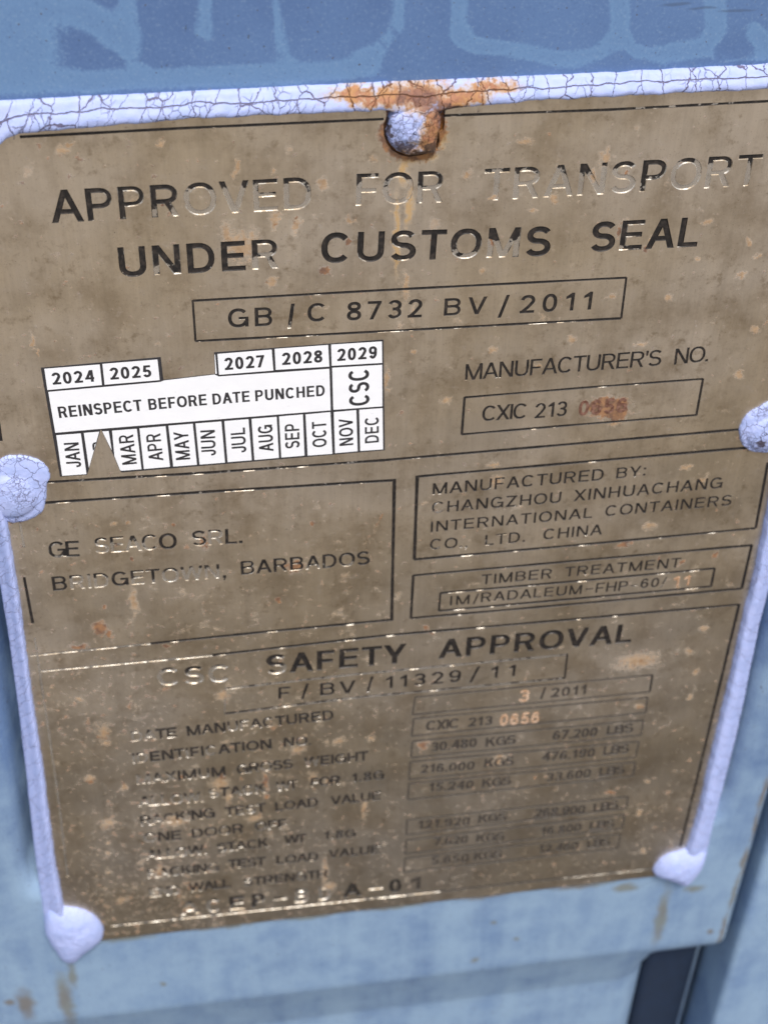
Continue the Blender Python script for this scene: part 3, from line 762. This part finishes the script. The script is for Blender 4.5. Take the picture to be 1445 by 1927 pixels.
VB = [((781,1312),(1227,1270),(1222,1302),(776,1345)),((778,1352.5),(1218,1312.5),(1214,1341),(774.5,1385)),((776,1395),(1210,1355),(1205,1383.5),(773,1426)),
      ((772,1433.5),(1202,1395.5),(1195,1425),(769.5,1467)),((769.5,1474.5),(1194.5,1434),(1191,1460),(767,1505)),((766,1543),(1181,1499),(1178,1520.5),(764,1571)),
      ((764.5,1581),(1174.5,1532.5),(1170.5,1559),(762,1607)),((762,1615),(1167,1569.5),(1162,1596),(759.5,1641))]
for a, b_, c_, d_ in VB:
    RULES += [([a, b_], 3.6, .72), ([b_, c_], 4.5, .85), ([d_, c_], 3.6, .72), ([a, d_], 4.5, .78)]

# plate outline (mm), with the bite taken out by the top weld
def rounded(poly, r=4, n=6): return poly
zt_, zb_ = uv_mm(722, 204).y + 3.0, None
tl, tr = uv_mm(35, 258), uv_mm(1445, 190)
bl, br = uv_mm(195, 1766), uv_mm(1240, 1644)
top = max(tl.y, tr.y) + 5.2
bot = (uv_mm(500, 1733).y + uv_mm(900, 1688).y) / 2
lft, rgt = uv_mm(22, 990).x - 6.6, uv_mm(1422, 1060).x + 1.6
def arc(cx, cy, r, a0, a1, n=8):
    return [Vector((cx + r * math.cos(math.radians(a0 + (a1 - a0) * i / n)), cy + r * math.sin(math.radians(a0 + (a1 - a0) * i / n)))) for i in range(n + 1)]
R_ = 2.2
OUT = arc(lft + R_, bot + R_, R_, 180, 270) + arc(rgt - R_, bot + R_, R_, 270, 360) + arc(rgt - R_, top - R_, R_, 0, 90)
notch = [uv_mm(*q) for q in [(852,203),(838,207),(836.5,219),(837,233),(834,246),(826,251),(827,266),(823,281),(807,288),(791,292.5),(768,295),(753,292),(738,283),(728,270),(722,254),(721.5,234),(727.5,219),(726,210)]]
OUT += [Vector((notch[0].x + 1.2, top))] + notch + [Vector((notch[-1].x - 1.0, top))]
OUT += arc(lft + 7 + R_, top - R_, R_, 90, 180)

pts, edges, cfaces, owner = [], [], [], []                   # owner: (kind, object key, depth, paint, fade)
def add_loop(lp, own):
    # drop points closer than 0.02 mm
    q = []
    for p in lp:
        if not q or (p - q[-1]).length > .02: q.append(p)
    if len(q) > 2 and (q[0] - q[-1]).length < .02: q.pop()
    if len(q) < 3: return
    if sum(a.x * b.y - b.x * a.y for a, b in zip(q, q[1:] + q[:1])) < 0: q.reverse()
    i0 = len(pts); pts.extend(q)
    cfaces.append(list(range(i0, i0 + len(q)))); owner.append(own)
add_loop(OUT, ("plate",))
def inside(p, lp):
    r = False; j = len(lp) - 1
    for i in range(len(lp)):
        a, b = lp[i], lp[j]
        if (a.y > p.y) != (b.y > p.y) and p.x < (b.x - a.x) * (p.y - a.y) / (b.y - a.y) + a.x: r = not r
        j = i
    return r
recs = []                                                    # recess records
def add_recess(polys, key, depth, paint, base, up, cap, fade, edge):
    rid = len(recs)
    recs.append(dict(key=key, depth=depth, paint=paint, base=base, up=up, cap=cap, fade=fade, edge=edge))
    for lp in polys: add_loop(lp, ("cut", rid))
for key, words in LINES.items():
    for (w, x0, y0, x1, y1, h, pstr) in words:
        A, B = uv_mm(x0, y0), uv_mm(x1, y1)
        mid = ((x0 + x1) / 2, (y0 + y1) / 2)
        cap = (uv_mm(mid[0], mid[1] - h) - uv_mm(*mid)).length * .985
        depth = .26 if cap > 7 else (.18 if cap > 5 else .12)
        fade = .4 if y0 > 1290 and x0 > 770 else (.12 if y0 > 1330 else .0)
        up = Vector((-(B - A).y, (B - A).x)).normalized()
        for i, c, polys in place(w, A, B, cap, BOLD.get(key, .18 if y0 > 1290 else .158), .45, 1.2 if y0 > 1290 and key != "o" else .9):
            pv = int(pstr[i]) / 9 + (.25 if pstr[i] == "9" else 0)
            if fade > .3: pv = min(1.2, pv + .4)
            elif y0 > 1330 and key != "gg": pv = pv + .1
            add_recess(polys, "lettering:" + key, depth, pv, A, up, cap, fade, (-.35 if fade > .3 else max(.1, 1 - pv * .75)))
def ribbon(pl, wpx):
    P = [uv_mm(*q) for q in pl]
    m = pl[len(pl) // 2]
    horiz = abs(pl[-1][0] - pl[0][0]) > abs(pl[-1][1] - pl[0][1])
    w = ((uv_mm(m[0], m[1] + wpx) if horiz else uv_mm(m[0] + wpx, m[1])) - uv_mm(*m)).length / 2 * .82
    L, Rr = [], []
    # resample so that the edge can wobble a little
    Q = []
    for a, b in zip(P, P[1:]):
        n = max(1, int((b - a).length / 6))
        Q += [a.lerp(b, k / n) for k in range(n)]
    Q.append(P[-1])
    for i, p in enumerate(Q):
        d = (Q[min(i + 1, len(Q) - 1)] - Q[max(i - 1, 0)]).normalized(); nn = Vector((-d.y, d.x))
        k = random.uniform(.86, 1.12)
        L.append(p + nn * w * k); Rr.append(p - nn * w * k)
    return L + Rr[::-1], w, horiz
for pl, wpx, paint in RULES:
    lp, w, horiz = ribbon(pl, wpx)
    fade = .6 if pl[0][1] > 1290 and pl[0][0] > 750 else 0
    low = pl[0][1] > 1290 and pl[0][0] > 750
    add_recess([lp], "ruled_line", .05 if low else min(.12, w * .35), paint, lp[0], Vector((0, 1)), 1e6, fade, (.6 if pl[0][0] < 100 or pl[0][1] > 1600 else .8) if paint < .1 else (.05 if low else (.13 if paint > .85 else .30)))

res = delaunay_2d_cdt(pts, [], cfaces, 0, 1e-5, True)
CV, CE, CF, ov, oe, of_ = res
plate = empty("data_plate", (0, 0, Z0 + bot / 1000))
tag(plate, "brownish etched steel identification plate with worn black lettering, riveted to the blue door", "metal plate")
tri_own = []
for f, ids in zip(CF, of_):
    inplate = any(owner[i][0] == "plate" for i in ids)
    cut = [owner[i][1] for i in ids if owner[i][0] == "cut"]
    tri_own.append(None if not inplate else (max(cut) if cut else -1))
edge_f = {}
for fi, f in enumerate(CF):
    for k in range(len(f)):
        e = (f[k], f[(k + 1) % len(f)])
        edge_f[e] = fi
def W3(p, y): return Vector((p[0] / 1000, y / 1000, Z0 + p[1] / 1000))
# face sheet
TH = 1.0
vm, V, F = {}, [], []
def vid(i):
    if i not in vm: vm[i] = len(V); V.append(W3(CV[i], 0))
    return vm[i]
for f, o in zip(CF, tri_own):
    if o == -1: F.append([vid(i) for i in f])
rim = {}
for (a, b), fi in edge_f.items():
    if tri_own[fi] is None: continue
    g = edge_f.get((b, a))
    if g is None or tri_own[g] is None:                       # outer rim
        for i in (a, b):
            if i not in rim: rim[i] = len(V); V.append(W3(CV[i], TH))
        if tri_own[fi] == -1: F.append([vid(b), vid(a), rim[a], rim[b]])
def fix(F, V, toward=(0, -1, 0)):
    for f in F[:]:
        pass
# orientation: face normals must look to the viewer (-Y)
def orient(F, V):
    out = []
    for f in F:
        a, b, c = V[f[0]], V[f[1]], V[f[2]]
        n = (b - a).cross(c - a)
        out.append(f if n.y <= 1e-16 else f[::-1])
    return out
nsheet = orient(F, V)
mesh_obj("face_sheet", V, nsheet, [PLATE_M], plate)
# recesses, one object per line of lettering and one for each ruled line
groups = {}
for fi, o in enumerate(tri_own):
    if o is not None and o >= 0:
        r = recs[o]
        k = r["key"] if r["key"] != "ruled_line" else ("ruled_line", o)
        groups.setdefault(k, []).append(fi)
inward = {}
for (a, b), fi in edge_f.items():
    o = tri_own[fi]
    if o is None or o < 0: continue
    g = edge_f.get((b, a))
    og = tri_own[g] if g is not None else None
    if og is None or og < 0:
        d = Vector(CV[b]) - Vector(CV[a])
        if d.length < 1e-9: continue
        n = Vector((-d.y, d.x)).normalized()                 # CCW triangles: interior on the left
        for i in (a, b): inward.setdefault(i, []).append(n)
for k, fl in groups.items():
    V, F, FM, paint, rise, fade, edg = [], [], [], [], [], [], []
    top_i, bot_i = {}, {}
    def att(p, r):
        paint.append(r["paint"]); fade.append(r["fade"]); edg.append(r["edge"])
        rise.append(max(0, min(1, (Vector(p) - r["base"]).dot(r["up"]) / r["cap"])) if r["cap"] < 1e5 else .5)
    for fi in fl:
        r = recs[tri_own[fi]]
        ids = []
        for i in CF[fi]:
            if i not in bot_i:
                p = Vector(CV[i])
                if i in inward:
                    n = sum(inward[i], Vector((0, 0)))
                    if n.length > 1e-6: p = p + n.normalized() * r["depth"] * .62
                bot_i[i] = len(V); V.append(W3(p, r["depth"])); att(p, r)
            ids.append(bot_i[i])
        F.append(ids); FM.append(0)
        f = CF[fi]
        for q in range(len(f)):
            a, b = f[q], f[(q + 1) % len(f)]
            g = edge_f.get((b, a))
            og = tri_own[g] if g is not None else None
            if og is None or og < 0:
                for i in (a, b):
                    if i not in top_i: top_i[i] = len(V); V.append(W3(CV[i], 0)); att(CV[i], r)
                F.append([top_i[a], top_i[b], bot_i[b], bot_i[a]]); FM.append(1)
    F2 = orient(F, V)
    nm = "ruled_line" if isinstance(k, tuple) else "lettering"
    mesh_obj(nm, V, F2, [ENAMEL_M, WALL_M], plate, fmat=FM, attrs={"paint": paint, "rise": rise, "fade": fade, "bare": edg})
# hand-stamped digits: raised burr, rusted, no enamel
for (w, x0, y0, x1, y1, h) in STAMPED:
    A, B = uv_mm(x0, y0), uv_mm(x1, y1)
    cap = (uv_mm(x0, y0 - h) - A).length
    V, F = [], []
    for i, c, polys in place(w, A, B, cap, .17, .9):
        tv, tf = union_tris(polys)
        n0 = len(V); n = len(tv)
        V += [W3(p, -.10) for p in tv]
        F += orient([[n0 + j for j in f] for f in tf], V)
        V += [W3(p, .0) for p in tv]
        es = {(f[q], f[(q + 1) % 3]) for f in tf for q in range(3)}
        F += [[n0 + a_, n0 + b_, n0 + n + b_, n0 + n + a_] for a_, b_ in es if (b_, a_) not in es]
    mesh_obj("stamped_digits", V, F, [make_dig((.26, .14, .10), (.12, .05, .03)) if y0 < 800 else DIGIT_M], plate)

# ------------------------------------------------------------------ punched date sticker
sticker = empty("date_sticker", at(420, 890, -.0001))
tag(sticker, "white punched inspection sticker with black year and month boxes stuck on the metal plate", "sticker")
def sheet(name, polys, y, mat, thick=None):
    V, F = [], []
    for pl in polys:
        P = [uv_mm(*q) for q in pl] if not isinstance(pl[0], Vector) else pl
        if sum(a.x * b.y - b.x * a.y for a, b in zip(P, P[1:] + P[:1])) < 0: P = P[::-1]
        r = delaunay_2d_cdt(P, [], [list(range(len(P)))], 0, 1e-5, True)
        n0 = len(V)
        V += [W3(p, y) for p in r[0]]
        F += orient([[n0 + i for i in f] for f, ids in zip(r[2], r[5]) if ids], V)
        if thick:
            m0 = len(V); n = len(P)
            V += [W3(p, y) for p in P] + [W3(p, y + thick) for p in P]
            F += [[m0 + j, m0 + (j + 1) % n, m0 + n + (j + 1) % n, m0 + n + j] for j in range(n)]
    return mesh_obj(name, V, F, [mat], sticker)
sheet("backing", [[(77.5,692),(303,671.8),(308,714.5),(405,703.5),(403,663),(721.5,638.8),(724,846.7),(420,873),(229.4,888.5),(225.7,884),(212,851.7),(190.5,806.8),(167.5,884),(164.6,893),(113.6,896.5)]], -.10, INK_M, .095)
CELLS = [[(84.2,693.5),(188.3,685.3),(192.5,724),(90,733.4)],[(193.3,684.3),(296.7,676),(301,714.7),(197.5,723.4)],
 [(409.5,665.6),(511.4,657.4),(514.6,696.7),(412.5,704.7)],[(517,656),(617.5,648.7),(619.7,689.3),(519,695.5)],[(623,648),(718.4,642),(719,682.3),(624.2,687.8)],
 [(91.6,737),(302,718.3),(309,715.5),(404,704.4),(412,708),(619.7,693.5),(622.2,771.5),(191,806.3),(104.8,813.8)],[(625,691.7),(719,686),(719.4,764),(627.2,770.7)],
 [(106.6,818.6),(152.7,815),(163.4,891.5),(117.8,894.8)],[(158.4,814.3),(187.3,811.8),(168,880)],[(193.2,811.3),(205.2,810.6),(210.8,847)],
 [(211.5,810),(258,806.3),(266.8,882.3),(229.4,885.3),(226.6,884),(216,858)],[(263,805.6),(312,801.4),(320.3,877.8),(271.3,882)],[(317.4,800.6),(363.2,796.9),(371,874),(326.6,877.4)],
 [(368.2,796.4),(417,792.6),(423.7,869.9),(376,873.6)],[(422.4,792),(467.8,788.2),(474,865.4),(428.6,869)],[(473.5,787.7),(520.8,784),(525,861),(479,865)],
 [(525.3,783.2),(570,779.4),(573,856.7),(529.5,860.4)],[(575,779.4),(621.7,775),(625.5,853.4),(579,856.7)],[(628,775),(670.3,771.2),(672.8,848.5),(630.4,852.2)],[(675.8,770.7),(719.6,767.5),(720.6,845),(677.8,848)],
 [(404.2,668),(405.2,665.5),(408.4,702.8),(405.6,703)]]
for c in CELLS: sheet("white_box", [c], -.13, WHITE_M, .028)
PRINT = [("2024",100.4,723.4,179,717.5,22.5),("2025",208.7,714,286,708.5,22.5),("2027",423.7,696,498.4,690,23),("2028",531.3,686.5,606.8,681,23),("2029",634.7,679,709,673.5,23),
 ("REINSPECT",112.3,786,268.8,772,21.5),("BEFORE",281,771,390,761.5,21),("DATE",401,760.8,470.5,755,20.5),("PUNCHED",481,754.3,611.3,744,20.5)]
TURN = [("CSC",695.2,760.8,694,692,38),("JAN",154,878,148.4,831.5,27.5),("FEB",208,878,201,829,27.5),("MAR",258.3,872,251,816.5,27.5),("APR",308,865.5,302,814.5,27),("MAY",358.5,863.5,354,810.5,27),("JUN",407,856,404.5,808,27),("JUL",464,850,461,803.5,27),("AUG",515,848,512.5,798,27),("SEP",564,842,563,796,27),("OCT",614.7,839.5,613.7,791.5,26.5),("NOV",664.8,836.5,663.6,786,26),("DEC",712.6,831.5,712.6,782.5,26)]
for (w, x0, y0, x1, y1, h) in PRINT + TURN:
    A, B = uv_mm(x0, y0), uv_mm(x1, y1)
    d = (B - A).normalized(); up = Vector((-d.y, d.x))
    Q = uv_mm(x0, y0 - h) if (w, x0, y0, x1, y1, h) in PRINT else uv_mm(x0 - h, y0 + h * .075)
    cap = abs((Q - A).dot(up))
    bm = bmesh.new()
    heavy = .20 if w in ("2024", "2025", "2027", "2028", "2029") else (.185 if up.y > .8 else .165)
    for i, c, polys in place(w, A, B, cap, heavy, 1.0):
        tv, tf = union_tris(polys)
        vv = [bm.verts.new(W3(p, -.145)) for p in tv]
        for f in tf:
            try: bm.faces.new([vv[j] for j in f])
            except ValueError: pass
    if w == "FEB":                                           # the punch has cut most of this month away
        a, b = at(167.5, 884), at(190.5, 806.8)
        n = Vector((-(b - a).z, 0, (b - a).x)); n = n if n.x > 0 else -n
        bmesh.ops.bisect_plane(bm, geom=bm.verts[:] + bm.edges[:] + bm.faces[:], plane_co=a - n.normalized() * .0002, plane_no=n, clear_outer=True)
    bm.verts.index_update()
    V = [v.co.copy() for v in bm.verts]; F = [[v.index for v in f.verts] for f in bm.faces]
    bm.free()
    mesh_obj("printed_text", V, orient(F, V), [INK_M], sticker)

# ------------------------------------------------------------------ sealant bead round the plate
def lerp_edge(pl, t_):
    L = [0]
    for a, b in zip(pl, pl[1:]): L.append(L[-1] + math.hypot(b[0] - a[0], b[1] - a[1]))
    d = t_ * L[-1]
    for i in range(len(pl) - 1):
        if d <= L[i + 1] or i == len(pl) - 2:
            k = (d - L[i]) / max(1e-9, L[i + 1] - L[i])
            return (pl[i][0] + (pl[i + 1][0] - pl[i][0]) * k, pl[i][1] + (pl[i + 1][1] - pl[i][1]) * k)
from mathutils import noise as mnoise
BV, BF, BA, BW, BS = [], [], [], [], []
def strip(outer, inner, height, n, seam, ragged=.25, ridge=.5, power=.5):
    """outer edge lies on the door, inner edge on the plate"""
    n0 = len(BV); cols = 16; s = 0; prev = None
    for i in range(n + 1):
        t_ = i / n
        a = at(*lerp_edge(outer, t_), PANEL_Y + (.0022 if seam < .5 else 0)); b = at(*lerp_edge(inner, t_), -.0004)
        d = (b - a); d.y = 0; dn = d.normalized()
        if prev is not None: s += (a - prev).length * 1000
        prev = a
        a = a + dn * (mnoise.noise(Vector((s * .25, 3.1, n0))) * .00035 + mnoise.noise(Vector((s * 1.1, 8.1, n0))) * .00015) * ragged * 2
        b = b + dn * (mnoise.noise(Vector((s * .25, 9.7, n0))) * .0005 + mnoise.noise(Vector((s * 1.3, 5.5, n0))) * .0003) * ragged * 2
        hh = height * (1 + .12 * mnoise.noise(Vector((s * .08, 1.7, n0))))
        for j in range(cols + 1):
            w = j / cols
            p = a.lerp(b, w)
            prof = (4 * w * (1 - w)) ** power
            skew = 1 + .14 * math.sin(math.pi * 2 * (w - ridge))
            y = -hh * prof * skew + .00018 * mnoise.noise(Vector((s * .5, w * 4, 2)))
            BV.append(Vector((p.x, p.y + y + (.0006 if j in (0, cols) else 0), p.z)))
            BA.append(s + n0 * .37); BW.append(w); BS.append(seam)
    for i in range(n):
        for j in range(cols):
            q = n0 + i * (cols + 1) + j
            BF.append((q, q + 1, q + cols + 2, q + cols + 1))
strip([(-260,204),(0,187),(360,170),(723,152),(1080,138),(1445,118.5),(1600,110)],
      [(-260,330),(-30,300),(2,272),(12,261),(36,251),(110,245),(360,222.5),(722,207.5),(745,212),(800,214),(850,204),(872,200),(1022,187.5),(1250,176),(1445,167),(1600,160)], .0015, 420, 1., .3, .5, .32)
strip([(-95,300),(-78,600),(-45,850),(-22,1000),(0,1092),(17,1195),(35,1330),(48,1440),(64,1590),(84,1735)],
      [(-14,270),(-36,600),(-10,850),(8,960),(16,990),(38,1125),(61,1305),(82,1440),(103,1605),(124,1722)], .0025, 300, .0, .35, .62, .24)
strip([(1530,400),(1500,700),(1468,960),(1445,1095),(1427,1165),(1407,1262),(1387,1362),(1366,1445),(1343,1533),(1328,1612)],
      [(1478,400),(1474,700),(1448,930),(1436,985),(1422,1060),(1397,1160),(1373,1270),(1332,1440),(1312,1530),(1290,1600)], .0026, 240, .0, .3, .42, .24)
bead = mesh_obj("sealant_bead", BV, orient(BF, BV), [BEAD_M], None, True, attrs={"along": BA, "across": BW, "seam": BS})
tag(bead, "cracked pale lavender painted sealant line running round the top and sides of the metal plate", "sealant")

# ------------------------------------------------------------------ rivets under thick paint
def blob(name, outline, centre, height, label, power=.55, inner=None, y0=-.0004, dent=0., mat=RIVET_M, seed=0):
    c = uv_mm(*centre)
    P = [uv_mm(*q) for q in outline]
    n = 72
    # resample the outline closed with Catmull-Rom
    m = len(P); ring = []
    for i in range(n):
        f = i / n * m; k = int(f); t_ = f - k
        p0, p1, p2, p3 = P[(k - 1) % m], P[k % m], P[(k + 1) % m], P[(k + 2) % m]
        ring.append(.5 * ((2 * p1) + (p2 - p0) * t_ + (2 * p0 - 5 * p1 + 4 * p2 - p3) * t_ ** 2 + (3 * p1 - p0 - 3 * p2 + p3) * t_ ** 3))
    rows = 22
    V, F = [], []
    for r in range(rows + 1):
        k = r / rows
        for i in range(n):
            p = c.lerp(ring[i], k)
            if k > .8:
                p = p + (ring[i] - c).normalized() * mnoise.noise(Vector((ring[i].x * .9, ring[i].y * .9, seed))) * .35 * (k - .8) * 5
            h = height * max(0, 1 - k ** 2.2) ** power
            if inner:                                         # the rivet's own dome showing through the paint
                ic = uv_mm(*inner[0]); d = (p - ic).length / inner[1]
                h = h * .55 + (inner[2] * max(0, 1 - d * d) ** .5 if d < 1 else 0)
            h += .22e-3 * mnoise.noise(Vector((p.x * .5, p.y * .5, seed))) * (1 - k) + .12e-3 * mnoise.noise(Vector((p.x * 1.4, p.y * 1.4, seed + 9)))
            if dent: h -= dent * max(0, mnoise.noise(Vector((p.x * .35, p.y * .35, 4.2 + seed)))) * (1 - k * k)
            V.append(Vector((p.x / 1000, y0 - h + (.0009 if r == rows else 0), Z0 + p.y / 1000)))
    for r in range(rows):
        for i in range(n):
            a, b = r * n + i, r * n + (i + 1) % n
            F.append((a, b, b + n, a + n))
    loc = Vector((c.x / 1000, y0, Z0 + c.y / 1000))
    o = mesh_obj(name, V, orient(F, V), [mat], None, True, loc=loc)
    return tag(o, label, "rivet", "painted rivets holding the plate")
blob("rivet", [(735,212),(728,236),(727,256),(735,274),(752,286),(770,291),(791,289),(818,284),(824,256),(829,233),(830,212),(824,197),(806,186),(785,188),(762,198)], (776,238), .0034,
     "rust streaked rivet with flaking lavender paint at the middle of the plate's top edge", .42, None, .0004, .0009, RIVET_M, 1)
blob("rivet", [(0,863),(10,857),(33,854.5),(58,858),(78,865),(91,878),(97,895),(91,908),(90,926),(87,948),(81,963),(66,973),(41,982),(15,982),(-14,975),(-38,950),(-46,912),(-30,878)], (28,918), .0018,
     "wide flat lavender rivet beside the lower left corner of the white sticker", .5, ((20,930), 6.2, .0012), -.0003, 0, RIVET_M, 2)
blob("rivet", [(1445,755),(1429,763),(1410,773),(1398,786),(1390,802),(1389,816),(1392,831),(1400,841),(1410,848),(1445,850),(1472,836),(1484,800),(1468,765)], (1434,806), .0020,
     "round lavender rivet cut by the right edge of the photo, with a small brown chip", .5, ((1440,812), 5.0, .0010), -.0003, 0, RIVET_M, 3)
blob("rivet", [(128,1704),(152,1708),(177,1719),(195,1740),(196,1760),(181,1776),(160,1791),(141,1808),(120,1806),(104,1786),(90,1764),(84,1742),(88,1718),(106,1704)], (138,1754), .0050,
     "lumpy lavender rivet at the plate's bottom left corner, pointed at its lower end", .5, None, .0006, .0005, SMOOTH_M, 4)
blob("rivet", [(1226,1640),(1233,1622),(1252,1607),(1274,1600),(1298,1594),(1325,1600),(1325,1620),(1311,1643),(1290,1663),(1273,1659),(1255,1652),(1238,1647)], (1282,1630), .0046,
     "smooth lavender rivet at the plate's bottom right corner with a brown run below", .5, None, .0006, .0003, SMOOTH_M, 5)
